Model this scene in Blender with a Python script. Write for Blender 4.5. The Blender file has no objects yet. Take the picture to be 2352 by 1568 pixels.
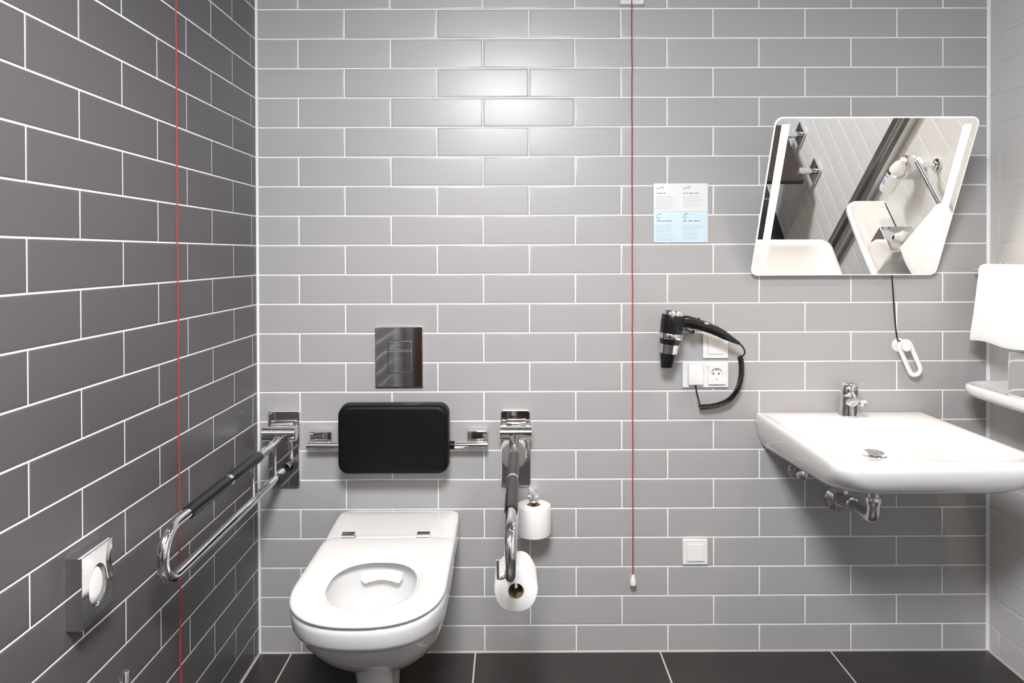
import bpy, bmesh, math, random
from mathutils import Vector, Matrix

random.seed(7)
scene = bpy.context.scene
COL = scene.collection
PI = math.pi
W = 2.404            # room width (left wall X=0, right wall X=W)
BACK = -2.75         # wall behind the camera
CEIL = 2.36
ZTOP = 2.113         # height of one horizontal joint
PZ = 0.09645         # tile course
PX = 0.302           # tile length pitch

# ------------------------------------------------------------------ materials
def mat(name, col, rough=0.5, metal=0.0, spec=0.5, coat=0.0, noise=0.0, nscale=30.0, bump=0.0, bscale=200.0,
        emit=None, estr=0.0, trans=0.0, rnoise=0.0, sss=0.0, sheen=0.0):
    m = bpy.data.materials.new(name); m.use_nodes = True
    nt = m.node_tree; N = nt.nodes; L = nt.links
    p = N['Principled BSDF']
    p.inputs['Base Color'].default_value = (*col, 1)
    p.inputs['Roughness'].default_value = rough
    p.inputs['Metallic'].default_value = metal
    p.inputs['Specular IOR Level'].default_value = spec
    p.inputs['Coat Weight'].default_value = coat
    p.inputs['Coat Roughness'].default_value = 0.06
    p.inputs['Transmission Weight'].default_value = trans
    p.inputs['Sheen Weight'].default_value = sheen
    if emit:
        p.inputs['Emission Color'].default_value = (*emit, 1)
        p.inputs['Emission Strength'].default_value = estr
    tc = N.new('ShaderNodeTexCoord')
    if noise > 0 or rnoise > 0:
        n = N.new('ShaderNodeTexNoise'); n.inputs['Scale'].default_value = nscale; n.inputs['Detail'].default_value = 5
        L.new(tc.outputs['Object'], n.inputs['Vector'])
        if noise > 0:
            r = N.new('ShaderNodeMapRange')
            r.inputs['To Min'].default_value = 1 - noise; r.inputs['To Max'].default_value = 1 + noise
            L.new(n.outputs['Fac'], r.inputs['Value'])
            mx = N.new('ShaderNodeVectorMath'); mx.operation = 'SCALE'
            mx.inputs[0].default_value = col
            L.new(r.outputs['Result'], mx.inputs['Scale'])
            L.new(mx.outputs['Vector'], p.inputs['Base Color'])
        if rnoise > 0:
            r2 = N.new('ShaderNodeMapRange')
            r2.inputs['To Min'].default_value = max(0.0, rough - rnoise); r2.inputs['To Max'].default_value = rough + rnoise
            L.new(n.outputs['Fac'], r2.inputs['Value']); L.new(r2.outputs['Result'], p.inputs['Roughness'])
    if bump > 0:
        n2 = N.new('ShaderNodeTexNoise'); n2.inputs['Scale'].default_value = bscale; n2.inputs['Detail'].default_value = 3
        L.new(tc.outputs['Object'], n2.inputs['Vector'])
        b = N.new('ShaderNodeBump'); b.inputs['Strength'].default_value = bump; b.inputs['Distance'].default_value = 0.002
        L.new(n2.outputs['Fac'], b.inputs['Height']); L.new(b.outputs['Normal'], p.inputs['Normal'])
    return m

M = {}
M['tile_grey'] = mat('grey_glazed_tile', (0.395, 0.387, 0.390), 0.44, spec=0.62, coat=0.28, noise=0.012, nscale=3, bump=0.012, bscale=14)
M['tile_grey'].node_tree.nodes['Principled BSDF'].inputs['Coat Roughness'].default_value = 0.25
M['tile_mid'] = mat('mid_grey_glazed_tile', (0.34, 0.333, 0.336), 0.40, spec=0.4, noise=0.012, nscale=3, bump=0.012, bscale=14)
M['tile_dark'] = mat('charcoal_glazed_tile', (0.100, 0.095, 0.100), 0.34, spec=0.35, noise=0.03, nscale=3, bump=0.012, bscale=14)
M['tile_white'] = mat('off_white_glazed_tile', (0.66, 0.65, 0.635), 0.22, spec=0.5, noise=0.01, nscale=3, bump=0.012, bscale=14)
M['grout'] = mat('white_grout', (0.93, 0.93, 0.92), 0.85, spec=0.2, noise=0.04, nscale=80)
M['grout_warm'] = mat('pale_grout', (0.71, 0.70, 0.68), 0.85, spec=0.2, noise=0.04, nscale=80)
M['floor_tile'] = mat('anthracite_floor_tile', (0.034, 0.029, 0.028), 0.42, spec=0.45, noise=0.35, nscale=9, bump=0.06, bscale=160)
M['floor_grout'] = mat('light_floor_grout', (0.62, 0.60, 0.57), 0.85, spec=0.2)
M['silicone'] = mat('white_silicone', (0.84, 0.85, 0.85), 0.45, spec=0.4, noise=0.03, nscale=60)
M['silicone_grey'] = mat('grey_silicone', (0.45, 0.44, 0.43), 0.5, spec=0.4, noise=0.05, nscale=60)
M['paint'] = mat('grey_ceiling_paint', (0.40, 0.40, 0.395), 0.9, spec=0.2, noise=0.02, nscale=40)
M['ceramic'] = mat('white_sanitary_ceramic', (0.84, 0.84, 0.835), 0.10, spec=0.5, coat=0.4, noise=0.01, nscale=5)
M['seat'] = mat('white_duroplast', (0.86, 0.86, 0.855), 0.22, spec=0.45, noise=0.01, nscale=5)
M['chrome'] = mat('polished_chrome', (0.80, 0.80, 0.81), 0.045, metal=1.0, noise=0.02, nscale=20)
M['chrome_soft'] = mat('satin_chrome', (0.66, 0.65, 0.64), 0.22, metal=1.0, noise=0.04, nscale=30)
M['steel'] = mat('brushed_steel', (0.62, 0.61, 0.59), 0.30, metal=1.0, noise=0.08, nscale=25)
M['black_foam'] = mat('black_polyurethane', (0.004, 0.004, 0.004), 0.45, spec=0.20, noise=0.1, nscale=40, bump=0.04, bscale=600)
M['black_rubber'] = mat('black_rubber_grip', (0.009, 0.009, 0.010), 0.30, spec=0.45, noise=0.1, nscale=50)
M['black_gloss'] = mat('black_plastic', (0.008, 0.008, 0.009), 0.22, spec=0.5, noise=0.1, nscale=50)
M['white_plastic'] = mat('white_plastic', (0.84, 0.84, 0.83), 0.25, spec=0.45, noise=0.01, nscale=20)
M['grey_plastic'] = mat('light_grey_plastic', (0.55, 0.55, 0.54), 0.35, spec=0.4, noise=0.02, nscale=20)
M['dark_gap'] = mat('dark_slot', (0.02, 0.02, 0.02), 0.6, noise=0.1)
M['red_cord'] = mat('red_nylon_cord', (0.37, 0.035, 0.042), 0.6, spec=0.3, noise=0.15, nscale=300)
M['paper'] = mat('white_tissue_paper', (0.87, 0.87, 0.85), 0.95, spec=0.1, noise=0.02, nscale=60, bump=0.25, bscale=260)
M['card'] = mat('brown_cardboard', (0.28, 0.20, 0.12), 0.9, spec=0.1, noise=0.1, nscale=60)
M['towel'] = mat('white_terry_cloth', (0.88, 0.88, 0.87), 1.0, spec=0.05, noise=0.02, nscale=200, bump=0.7, bscale=420, sheen=0.3)
M['mirror'] = mat('silvered_mirror', (0.93, 0.94, 0.935), 0.0, metal=1.0)
M['frost'] = mat('lit_frosted_strip', (0.9, 0.88, 0.84), 0.5, emit=(1.0, 0.88, 0.73), estr=28.0)
M['mirror_edge'] = mat('lit_glass_edge', (0.9, 0.92, 0.9), 0.3, emit=(1.0, 0.94, 0.86), estr=1.0)
M['sign_white'] = mat('white_sign_print', (0.80, 0.82, 0.83), 0.35, spec=0.4, noise=0.01)
M['sign_blue'] = mat('pale_blue_sign_print', (0.62, 0.76, 0.84), 0.35, spec=0.4, noise=0.01)
M['ink'] = mat('grey_ink', (0.17, 0.20, 0.23), 0.6, noise=0.05)
M['ink_pale'] = mat('pale_grey_ink', (0.60, 0.62, 0.64), 0.6, noise=0.05)
M['ink_blue'] = mat('pale_blue_ink', (0.44, 0.58, 0.68), 0.6, noise=0.05)
M['door_dark'] = mat('dark_door_brown', (0.055, 0.032, 0.020), 0.4, spec=0.4, noise=0.3, nscale=8)  # darkened so the added door reflects as a dark shape
M['seat_dark'] = mat('dark_brown_plastic', (0.032, 0.023, 0.018), 0.45, spec=0.4, noise=0.1)
M['lamp'] = mat('key_light_diffuser', (0.9, 0.9, 0.9), 0.5, emit=(0.95, 0.97, 1.0), estr=116.0)  # glow of the added key light
M['lamp_warm'] = mat('lit_downlight_lens', (0.9, 0.8, 0.6), 0.5, emit=(1.0, 0.62, 0.34), estr=14.0)
M['bottle_blue'] = mat('blue_print', (0.15, 0.25, 0.5), 0.5, noise=0.05)

# ------------------------------------------------------------------ helpers
def world_loc(o):
    v = Vector((0, 0, 0))
    while o is not None:
        v += o.location; o = o.parent
    return v

def obj(name, bm, material, parent=None, smooth=True, angle=38, base=None):
    """links the bmesh (built in room coordinates) as ONE mesh object"""
    bmesh.ops.recalc_face_normals(bm, faces=bm.faces[:])
    if parent is None:
        if base is None:
            xs = [v.co.x for v in bm.verts]; ys = [v.co.y for v in bm.verts]; zs = [v.co.z for v in bm.verts]
            base = ((min(xs)+max(xs))/2, (min(ys)+max(ys))/2, min(zs))
        off = Vector(base)
    else:
        off = world_loc(parent)
    for v in bm.verts: v.co -= off
    if smooth:
        a = math.radians(angle)
        for f in bm.faces: f.smooth = True
        for e in bm.edges:
            if len(e.link_faces) == 2 and e.calc_face_angle(0) > a: e.smooth = False
    me = bpy.data.meshes.new(name); bm.to_mesh(me); bm.free()
    ms = material if isinstance(material, (list, tuple)) else [material]
    for m in ms: me.materials.append(m)
    o = bpy.data.objects.new(name, me); COL.objects.link(o)
    if parent is None: o.location = off
    else: o.parent = parent
    return o

def tag(o, label, cat, group=None):
    o['label'] = label; o['category'] = cat
    if group: o['group'] = group
    return o

def thing(name, label, cat, loc, group=None):
    o = bpy.data.objects.new(name, None); COL.objects.link(o)
    o.location = loc; o.empty_display_size = 0.05
    return tag(o, label, cat, group)

def struct(name, bm, material, **k):
    o = obj(name, bm, material, None, base=(0, 0, 0), **k); o['kind'] = 'structure'; return o

def B(): return bmesh.new()

def box(bm, lo, hi, bevel=0.0, seg=3):
    r = bmesh.ops.create_cube(bm, size=1.0)
    vs = r['verts']
    for v in vs:
        v.co = Vector([lo[i] + (v.co[i] + 0.5) * (hi[i] - lo[i]) for i in range(3)])
    if bevel > 0:
        es = list({e for v in vs for e in v.link_edges})
        bmesh.ops.bevel(bm, geom=es, offset=bevel, segments=seg, profile=0.5, affect='EDGES')
    return bm

def loft(bm, rings, cap0=True, cap1=True, closed_u=True, mi=0):
    vs = [[bm.verts.new(p) for p in r] for r in rings]
    n = len(vs[0])
    for a, b in zip(vs[:-1], vs[1:]):
        for i in range(n if closed_u else n-1):
            j = (i+1) % n
            f = bm.faces.new((a[i], a[j], b[j], b[i])); f.material_index = mi
    if cap0: bm.faces.new(list(reversed(vs[0]))).material_index = mi
    if cap1: bm.faces.new(vs[-1]).material_index = mi
    return vs

def frames(pts):
    pts = [Vector(p) for p in pts]; n = len(pts); T = []
    for i in range(n):
        a = pts[max(0, i-1)]; b = pts[min(n-1, i+1)]
        T.append((b-a).normalized())
    up = Vector((0, 0, 1)) if abs(T[0].z) < 0.9 else Vector((0, 1, 0))
    N0 = (up - T[0]*up.dot(T[0])).normalized(); out = []
    for i in range(n):
        if i > 0:
            q = T[i-1].rotation_difference(T[i]); N0 = (q @ N0)
            N0 = (N0 - T[i]*N0.dot(T[i])).normalized()
        out.append((pts[i], T[i], N0.copy(), T[i].cross(N0)))
    return out

def tube(bm, pts, r, seg=16, cap=True, flat=1.0):
    fr = frames(pts)
    rs = r if isinstance(r, (list, tuple)) else [r]*len(pts)
    rings = [[p + (n*math.cos(2*PI*k/seg)*rr + b*math.sin(2*PI*k/seg)*rr*flat) for k in range(seg)] for (p, t, n, b), rr in zip(fr, rs)]
    loft(bm, rings, cap, cap)
    return bm

def lathe(bm, o, axis, prof, seg=32, cap=True):
    """prof: list of (distance along axis, radius)"""
    o = Vector(o); ax = Vector(axis).normalized()
    u = Vector((0, 0, 1)) if abs(ax.z) < 0.9 else Vector((1, 0, 0))
    n = (u - ax*u.dot(ax)).normalized(); b = ax.cross(n)
    rings = [[o + ax*d + (n*math.cos(2*PI*k/seg) + b*math.sin(2*PI*k/seg))*max(r, 1e-5) for k in range(seg)] for d, r in prof]
    loft(bm, rings, cap, cap)
    return bm

def smoothpath(pts, n=8):
    """Catmull-Rom through pts"""
    P = [Vector(p) for p in pts]; P = [P[0]*2-P[1]] + P + [P[-1]*2-P[-2]]; out = []
    for i in range(1, len(P)-2):
        for k in range(n):
            t = k/n; a, b, c, d = P[i-1], P[i], P[i+1], P[i+2]
            out.append(0.5*((2*b) + (c-a)*t + (2*a-5*b+4*c-d)*t*t + (3*b-a-3*c+d)*t**3))
    out.append(P[-2]); return out

def rrect(cx, cz, hw, hh, r, seg=6):
    """rounded rectangle outline in 2D"""
    pts = []
    for (sx, sz, a0) in ((1, 1, 0), (-1, 1, 90), (-1, -1, 180), (1, -1, 270)):
        for k in range(seg+1):
            a = math.radians(a0 + 90*k/seg)
            pts.append((cx + sx*(hw-r) + r*math.cos(a), cz + sz*(hh-r) + r*math.sin(a)))
    return pts

def plate(bm, x0, x1, z0, z1, yb, yf, r, bev=0.002, mi=0):
    """upright rounded plate on the back wall from Y=yb (wall side) to Y=yf (room side)"""
    cx, cz, hw, hh = (x0+x1)/2, (z0+z1)/2, (x1-x0)/2, (z1-z0)/2
    s = 1 if yb > yf else -1
    lv = [(yb, 0), (yf + s*bev, 0), (yf + s*bev*0.3, bev*0.3), (yf, bev), (yf, bev + 0.0008)]
    loft(bm, [[(x, y, z) for x, z in rrect(cx, cz, hw-i, hh-i, max(r-i, 0.0006))] for y, i in lv], mi=mi)
    return bm

def radial(poly, c, n=96):
    """resample a star-shaped outline by angle about c"""
    out = []; m = len(poly)
    for k in range(n):
        a = 2*PI*k/n; d = (math.cos(a), math.sin(a)); best = None
        for i in range(m):
            p, q = poly[i], poly[(i+1) % m]
            ex, ey = q[0]-p[0], q[1]-p[1]; den = d[0]*ey - d[1]*ex
            if abs(den) < 1e-12: continue
            t = ((p[0]-c[0])*ey - (p[1]-c[1])*ex)/den
            s = ((p[0]-c[0])*d[1] - (p[1]-c[1])*d[0])/den
            if t > 0 and -1e-4 <= s <= 1+1e-4 and (best is None or t > best): best = t
        out.append((c[0]+d[0]*best, c[1]+d[1]*best))
    return out

# ------------------------------------------------------------------ the setting
def tiled_wall(name, P, u0, u1, w0, w1, jfun, tile, grout, slab=0.10, gap=0.0034, tilt=0.0012):
    """P(u, w, d) -> room point, d = distance into the wall behind its face"""
    bm = B()
    c = [P(u, w, d) for d in (0.0009, slab) for (u, w) in ((u0, w0), (u1, w0), (u1, w1), (u0, w1))]
    vs = [bm.verts.new(p) for p in c]
    for f in ((0, 1, 2, 3), (4, 5, 6, 7), (0, 1, 5, 4), (1, 2, 6, 5), (2, 3, 7, 6), (3, 0, 4, 7)):
        bm.faces.new([vs[i] for i in f]).material_index = 1
    k0 = int(math.floor((ZTOP - w1)/PZ)) - 1; k1 = int(math.ceil((ZTOP - w0)/PZ)) + 1
    for r in range(k0, k1):
        zt, zb = min(ZTOP - r*PZ, w1), max(ZTOP - (r+1)*PZ, w0)
        if zt - zb < 0.012: continue
        j0 = jfun(r)
        n0 = int(math.floor((u0 - j0)/PX)) - 1; n1 = int(math.ceil((u1 - j0)/PX)) + 1
        for n in range(n0, n1):
            a, b = max(j0 + n*PX, u0), min(j0 + (n+1)*PX, u1)
            if b - a < 0.012: continue
            g = gap/2; a += g; b -= g; t, s = zt - g, zb + g
            tu, tw = random.gauss(0, tilt), random.gauss(0, tilt)
            uc, wc = (a+b)/2, (s+t)/2
            rings = []
            for ins, dep in ((0, 0.0011), (0.0004, 0.0005), (0.0014, 0.00015), (0.006, 0.0)):
                rings.append([P(u, w, dep + (tu*(u-uc) + tw*(w-wc))*(0.3 if ins < 0.001 else 1.0))
                              for u, w in ((a+ins, s+ins), (b-ins, s+ins), (b-ins, t-ins), (a+ins, t-ins))])
            loft(bm, rings, cap0=False, cap1=True, mi=0)
    return struct(name, bm, [tile, grout], angle=50)

jb = lambda r: 0.13866 + (0 if r % 2 else PX/2)
jl = lambda r: -0.04213 + (0 if r % 2 else PX/2)
jr = lambda r: -0.0535 + (0 if r % 2 else PX/2)
tiled_wall('wall_back', lambda u, w, d: (u, d, w), 0, W, 0, CEIL, jb, M['tile_grey'], M['grout'])
tiled_wall('wall_left', lambda u, w, d: (-d, u, w), BACK, 0, 0, CEIL, jl, M['tile_dark'], M['grout'])
tiled_wall('wall_right', lambda u, w, d: (W+d, u, w), BACK, 0, 0, CEIL, jr, M['tile_white'], M['grout_warm'], gap=0.0028)
tiled_wall('wall_front', lambda u, w, d: (u, BACK-d, w), 0, W, 0, CEIL, jb, M['tile_mid'], M['grout_warm'])

bm = B()   # floor: slab and large tiles with narrow joints
box(bm, (-0.1, BACK-0.1, -0.12), (W+0.1, 0.1, -0.0008))
for f in bm.faces: f.material_index = 1
xs = [0.003, 0.1062, 0.7118, 1.3205, 1.8820, W-0.003]; ys = [BACK+0.003, -2.18, -1.58, -0.98, -0.38, -0.003]
for a, b in zip(xs[:-1], xs[1:]):
    for c, d in zip(ys[:-1], ys[1:]):
        g = 0.0022
        rings = [[(x, y, z) for x, y in ((a+g+i, c+g+i), (b-g-i, c+g+i), (b-g-i, d-g-i), (a+g+i, d-g-i))] for i, z in ((0, -0.001), (0.0006, -0.0002), (0.002, 0))]
        loft(bm, rings, cap0=False)
struct('floor', bm, [M['floor_tile'], M['floor_grout']])
bm = B(); box(bm, (-0.1, BACK-0.1, CEIL), (W+0.1, 0.1, CEIL+0.1)); struct('ceiling', bm, M['paint'], smooth=False)

def fillet(name, a, b, n1, n2, r, m):
    """triangular bead of sealant along the line a-b, n1/n2 point along the two surfaces"""
    bm = B(); n1 = Vector(n1); n2 = Vector(n2)
    rings = []
    for p in (a, b):
        p = Vector(p)
        rings.append([p, p + n1*r, p + (n1+n2)*r*0.42, p + n2*r])
    loft(bm, rings); return struct(name, bm, m)
fillet('trim_1', (0, 0, 0), (0, 0, CEIL), (1, 0, 0), (0, -1, 0), 0.0062, M['silicone'])
fillet('trim_2', (W, 0, 0), (W, 0, CEIL), (-1, 0, 0), (0, -1, 0), 0.0075, M['silicone'])
fillet('trim_3', (0, 0, 0), (0, BACK, 0), (1, 0, 0), (0, 0, 1), 0.0055, M['silicone_grey'])
fillet('trim_4', (0, 0, 0), (W, 0, 0), (0, -1, 0), (0, 0, 1), 0.0042, M['silicone_grey'])
fillet('trim_5', (W, 0, 0), (W, BACK, 0), (-1, 0, 0), (0, 0, 1), 0.0055, M['silicone_grey'])

bm = B()   # steel channel profile up the right wall
box(bm, (W-0.040, -0.842, 0.002), (W-0.0002, -0.806, CEIL-0.001), 0.003)
box(bm, (W-0.026, -0.806, 0.002), (W-0.0002, -0.785, CEIL-0.001), 0.002)
box(bm, (W-0.036, -0.785, 0.002), (W-0.0002, -0.752, CEIL-0.001), 0.003)
struct('trim_6', bm, M['steel'])

bm = B()   # unseen door added behind the camera, a dark shape for the chrome to reflect
box(bm, (0.14, BACK+0.001, 0.002), (1.04, BACK+0.035, 2.06), 0.002)
d = struct('added_door_1', bm, M['door_dark'])
bm = B()
for lo, hi in (((0.09, BACK+0.0005, 0.002), (0.14, BACK+0.05, 2.13)), ((1.04, BACK+0.0005, 0.002), (1.09, BACK+0.05, 2.13)), ((0.14, BACK+0.0005, 2.06), (1.04, BACK+0.05, 2.13))):
    box(bm, lo, hi, 0.003)
obj('added_door_frame', bm, M['steel'], d)
bm = B(); tube(bm, smoothpath([(0.96, BACK+0.035, 1.05), (0.96, BACK+0.08, 1.05), (0.95, BACK+0.085, 1.05), (0.84, BACK+0.085, 1.05)], 6), 0.009)
obj('added_door_handle', bm, M['chrome'], d)

# ------------------------------------------------------------------ toilet
TX = 0.4735
def dshape(hw, yb, yf, L, r, nexp=2.35, cx=TX):
    """flat back with rounded corners at Y=yb, blunt round front at Y=yf"""
    pts = []
    yc = yf + L
    for k in range(41):      # front, from +x side round to -x side
        a = -PI*k/40
        c, s = math.cos(a), math.sin(a)
        pts.append((cx + hw*math.copysign(abs(c)**(2/nexp), c), yc + L*math.copysign(abs(s)**(2/nexp), s)))
    for k in range(9):
        a = math.radians(180 - 90*k/8); pts.append((cx - hw + r + r*math.cos(a), yb - r + r*math.sin(a)))
    for k in range(9):
        a = math.radians(90 - 90*k/8); pts.append((cx + hw - r + r*math.cos(a), yb - r + r*math.sin(a)))
    return pts
def oval(hw, yb, yf, nexp=2.3, cx=TX):
    pts = []
    for k in range(80):
        a = 2*PI*k/80; c, s = math.cos(a), math.sin(a)
        pts.append((cx + hw*math.copysign(abs(c)**(2/nexp), c), (yb+yf)/2 + (yb-yf)/2*math.copysign(abs(s)**(2/nexp), s)))
    return pts
TC = (TX, -0.44)
def ring(poly, z):
    lo, hi = min(p[1] for p in poly), max(p[1] for p in poly)
    c = (TX, min(max(-0.44, lo + 0.42*(hi-lo)), hi - 0.05))
    return [(x, y, z) for x, y in radial(poly, c, 112)]

t = thing('toilet', 'white toilet with a seat ring and no lid, against the grey tiles', 'toilet', (TX, -0.25, 0))
bm = B()
outer = [
    ring(dshape(0.043, -0.20, -0.395, 0.06, 0.02, cx=TX-0.020), 0.001),
    ring(dshape(0.046, -0.21, -0.415, 0.06, 0.02, cx=TX-0.020), 0.10),
    ring(dshape(0.054, -0.22, -0.458, 0.07, 0.02, cx=TX-0.018), 0.20),
    ring(dshape(0.062, -0.16, -0.470, 0.08, 0.02, cx=TX-0.016), 0.222),
    ring(dshape(0.092, -0.06, -0.494, 0.10, 0.02), 0.230),
    ring(dshape(0.124, -0.02, -0.536, 0.13, 0.02), 0.250),
    ring(dshape(0.149, -0.012, -0.580, 0.15, 0.02), 0.282),
    ring(dshape(0.167, -0.006, -0.621, 0.17, 0.022), 0.318),
    ring(dshape(0.179, -0.004, -0.656, 0.18, 0.024), 0.352),
    ring(dshape(0.1865, -0.003, -0.683, 0.19, 0.026), 0.384),
    ring(dshape(0.1885, -0.002, -0.690, 0.19, 0.026), 0.393),
    ring(dshape(0.1905, -0.0015, -0.700, 0.195, 0.027), 0.397),
    ring(dshape(0.1930, -0.001, -0.709, 0.197, 0.028), 0.410),
    ring(dshape(0.1935, -0.001, -0.717, 0.198, 0.030), 0.440),
    ring(dshape(0.1930, -0.001, -0.719, 0.198, 0.032), 0.453),
    ring(dshape(0.1905, -0.003, -0.716, 0.198, 0.034), 0.4575),
    ring(dshape(0.184, -0.009, -0.708, 0.19, 0.034), 0.459),
    ring(oval(0.128, -0.350, -0.655, 2.4), 0.459),
    ring(oval(0.122, -0.355, -0.650, 2.4), 0.455),
    ring(oval(0.120, -0.352, -0.640, 2.4), 0.425),
    ring(oval(0.121, -0.350, -0.636, 2.4), 0.395),
    ring(oval(0.116, -0.345, -0.620, 2.3), 0.350),
    ring(oval(0.102, -0.345, -0.585, 2.2), 0.305),
    ring(oval(0.080, -0.350, -0.535, 2.1), 0.272),
    ring(oval(0.050, -0.365, -0.480, 2.0), 0.256),
]
loft(bm, outer)
for v in bm.verts:      # the rear shelf is a little wider on the left
    if v.co.z > 0.36 and v.co.y > -0.33:
        k = min(1, (v.co.y + 0.33)/0.13)*min(1, (v.co.z-0.36)/0.05)
        v.co.x = TX + (v.co.x - TX)*(1 + 0.012*k) - 0.006*k
    if v.co.z > 0.43 and v.co.y > -0.21: v.co.z += 0.013*min(1, (v.co.y + 0.21)/0.19)
bowl = obj('bowl', bm, M['ceramic'], t, angle=60)
bm = B()   # flush spreader hanging from the rear of the rim
rows = []
for k in range(13):
    f = k/12; x = TX - 0.057 + 0.114*f
    bow = 0.012*(1 - (2*f-1)**2)
    low = 0.409 - 0.004*math.cos(2*PI*f) + (0.012 if k in (0, 12) else 0)
    yb = -0.352 - 0.0 + bow*0.6
    rows.append([(x, yb - 0.006, 0.434), (x, yb - 0.016, 0.424), (x, yb - 0.028, low), (x, yb - 0.023, low - 0.003), (x, yb - 0.002, 0.412), (x, yb + 0.0, 0.430)])
loft(bm, rows)
obj('flush_spreader', bm, M['ceramic'], t, angle=50)
bm = B()   # seat ring
so = lambda i, z: ring(dshape(0.1935 - i, -0.236 - i, -0.7260 + i, 0.20, 0.035), z)
si = lambda i, z: ring(oval(0.1125 + i, -0.381 + i, -0.637 - i, 2.35), z)
sr = [si(0.004, 0.4615), so(0.006, 0.4615), so(0.001, 0.4640), so(0.0, 0.4680), so(0.002, 0.4735), so(0.007, 0.4772), so(0.018, 0.4785),
      si(0.030, 0.4782), si(0.020, 0.4755), si(0.010, 0.4700), si(0.002, 0.4660), si(0.0, 0.4640), si(0.004, 0.4615)]
loft(bm, sr, False, False)
bmesh.ops.remove_doubles(bm, verts=bm.verts[:], dist=1e-5)
obj('seat', bm, M['seat'], t, angle=60)
bm = B(); box(bm, (0.368, -0.252, 0.4595), (0.555, -0.215, 0.4785), 0.008); obj('hinge_bridge', bm, M['seat'], t)
for x0 in (0.331, 0.5530):
    bm = B()
    sgn = 1 if x0 < 0.45 else -1
    lathe(bm, (x0, -0.233, 0.4735), (1, 0, 0), [(0, 0.013), (0.0005, 0.0165), (0.024 if sgn > 0 else 0.012, 0.0165), (0.0242 if sgn > 0 else 0.0122, 0.0153), (0.0255 if sgn > 0 else 0.0135, 0.0153), (0.0257 if sgn > 0 else 0.0137, 0.0165), (0.0375, 0.0165), (0.038, 0.013)], 24)
    obj('hinge', bm, M['chrome_soft'], t)['label'] = 'chrome seat hinge'
for x0 in (TX-0.15, TX+0.15):
    bm = B(); box(bm, (x0-0.012, -0.60, 0.4590), (x0+0.012, -0.57, 0.4625), 0.001); obj('seat_buffer', bm, M['grey_plastic'], t)

# ------------------------------------------------------------------ flush plate
t = thing('flush_plate', 'square chrome flush plate with two buttons, on the wall above the black backrest', 'flush plate', (0.466, 0, 0.875))
bm = B(); plate(bm, 0.3874, 0.5445, 0.8760, 1.0755, -0.0002, -0.011, 0.004, 0.0025); obj('plate', bm, M['chrome'], t)
bm = B(); plate(bm, 0.4285, 0.5108, 0.9225, 1.0310, -0.0112, -0.0118, 0.004, 0.0004); obj('button_surround', bm, M['dark_gap'], t)
for z0, z1 in ((0.9985, 1.0288), (0.9250, 0.9962)):
    bm = B(); plate(bm, 0.4308, 0.5085, z0, z1, -0.0118, -0.0145, 0.003, 0.0015); obj('button', bm, M['chrome'], t)

# ------------------------------------------------------------------ backrest
t = thing('padded_back_support', 'black padded backrest on a chrome rod behind the toilet', 'backrest', (0.463, 0, 0.62))
bm = B()
rings = []
cx, cz = 0.4615, 0.7300
for y, i, rr in ((-0.062, 0.008, 0.022), (-0.063, 0.002, 0.028), (-0.068, 0.0, 0.030), (-0.102, 0.0015, 0.032), (-0.111, 0.004, 0.032), (-0.1155, 0.009, 0.030), (-0.1165, 0.016, 0.026)):
    rg = []
    for x, z in rrect(cx, cz, 0.1745 - i, 0.1085 - i, rr, 8):
        bow = 0.006*(1 - ((x-cx)/0.175)**2)
        rg.append((x, y - 0.0 + bow*0.4, z + (bow if z > cz else -bow*0.4)))
    rings.append(rg)
loft(bm, rings); obj('cushion', bm, M['black_foam'], t, angle=50)
bm = B(); lathe(bm, (0.1745, -0.050, 0.6975), (1, 0, 0), [(0, 0.0095), (0.001, 0.0113), (0.580, 0.0113), (0.581, 0.0095)], 24); obj('rod', bm, M['chrome'], t)
bm = B(); lathe(bm, (0.280, -0.050, 0.6975), (1, 0, 0), [(0, 0.0128), (0.37, 0.0128)], 20); obj('clamp_sleeve', bm, M['black_foam'], t)
for x0, x1 in ((0.1795, 0.2480), (0.6905, 0.7560)):
    bm = B(); box(bm, (x0, -0.034, 0.686), (x1, -0.0002, 0.7385), 0.0025)
    box(bm, (x0+0.012, -0.046, 0.690), (x1-0.012, -0.030, 0.705), 0.002); obj('bracket', bm, M['chrome'], t)

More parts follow.
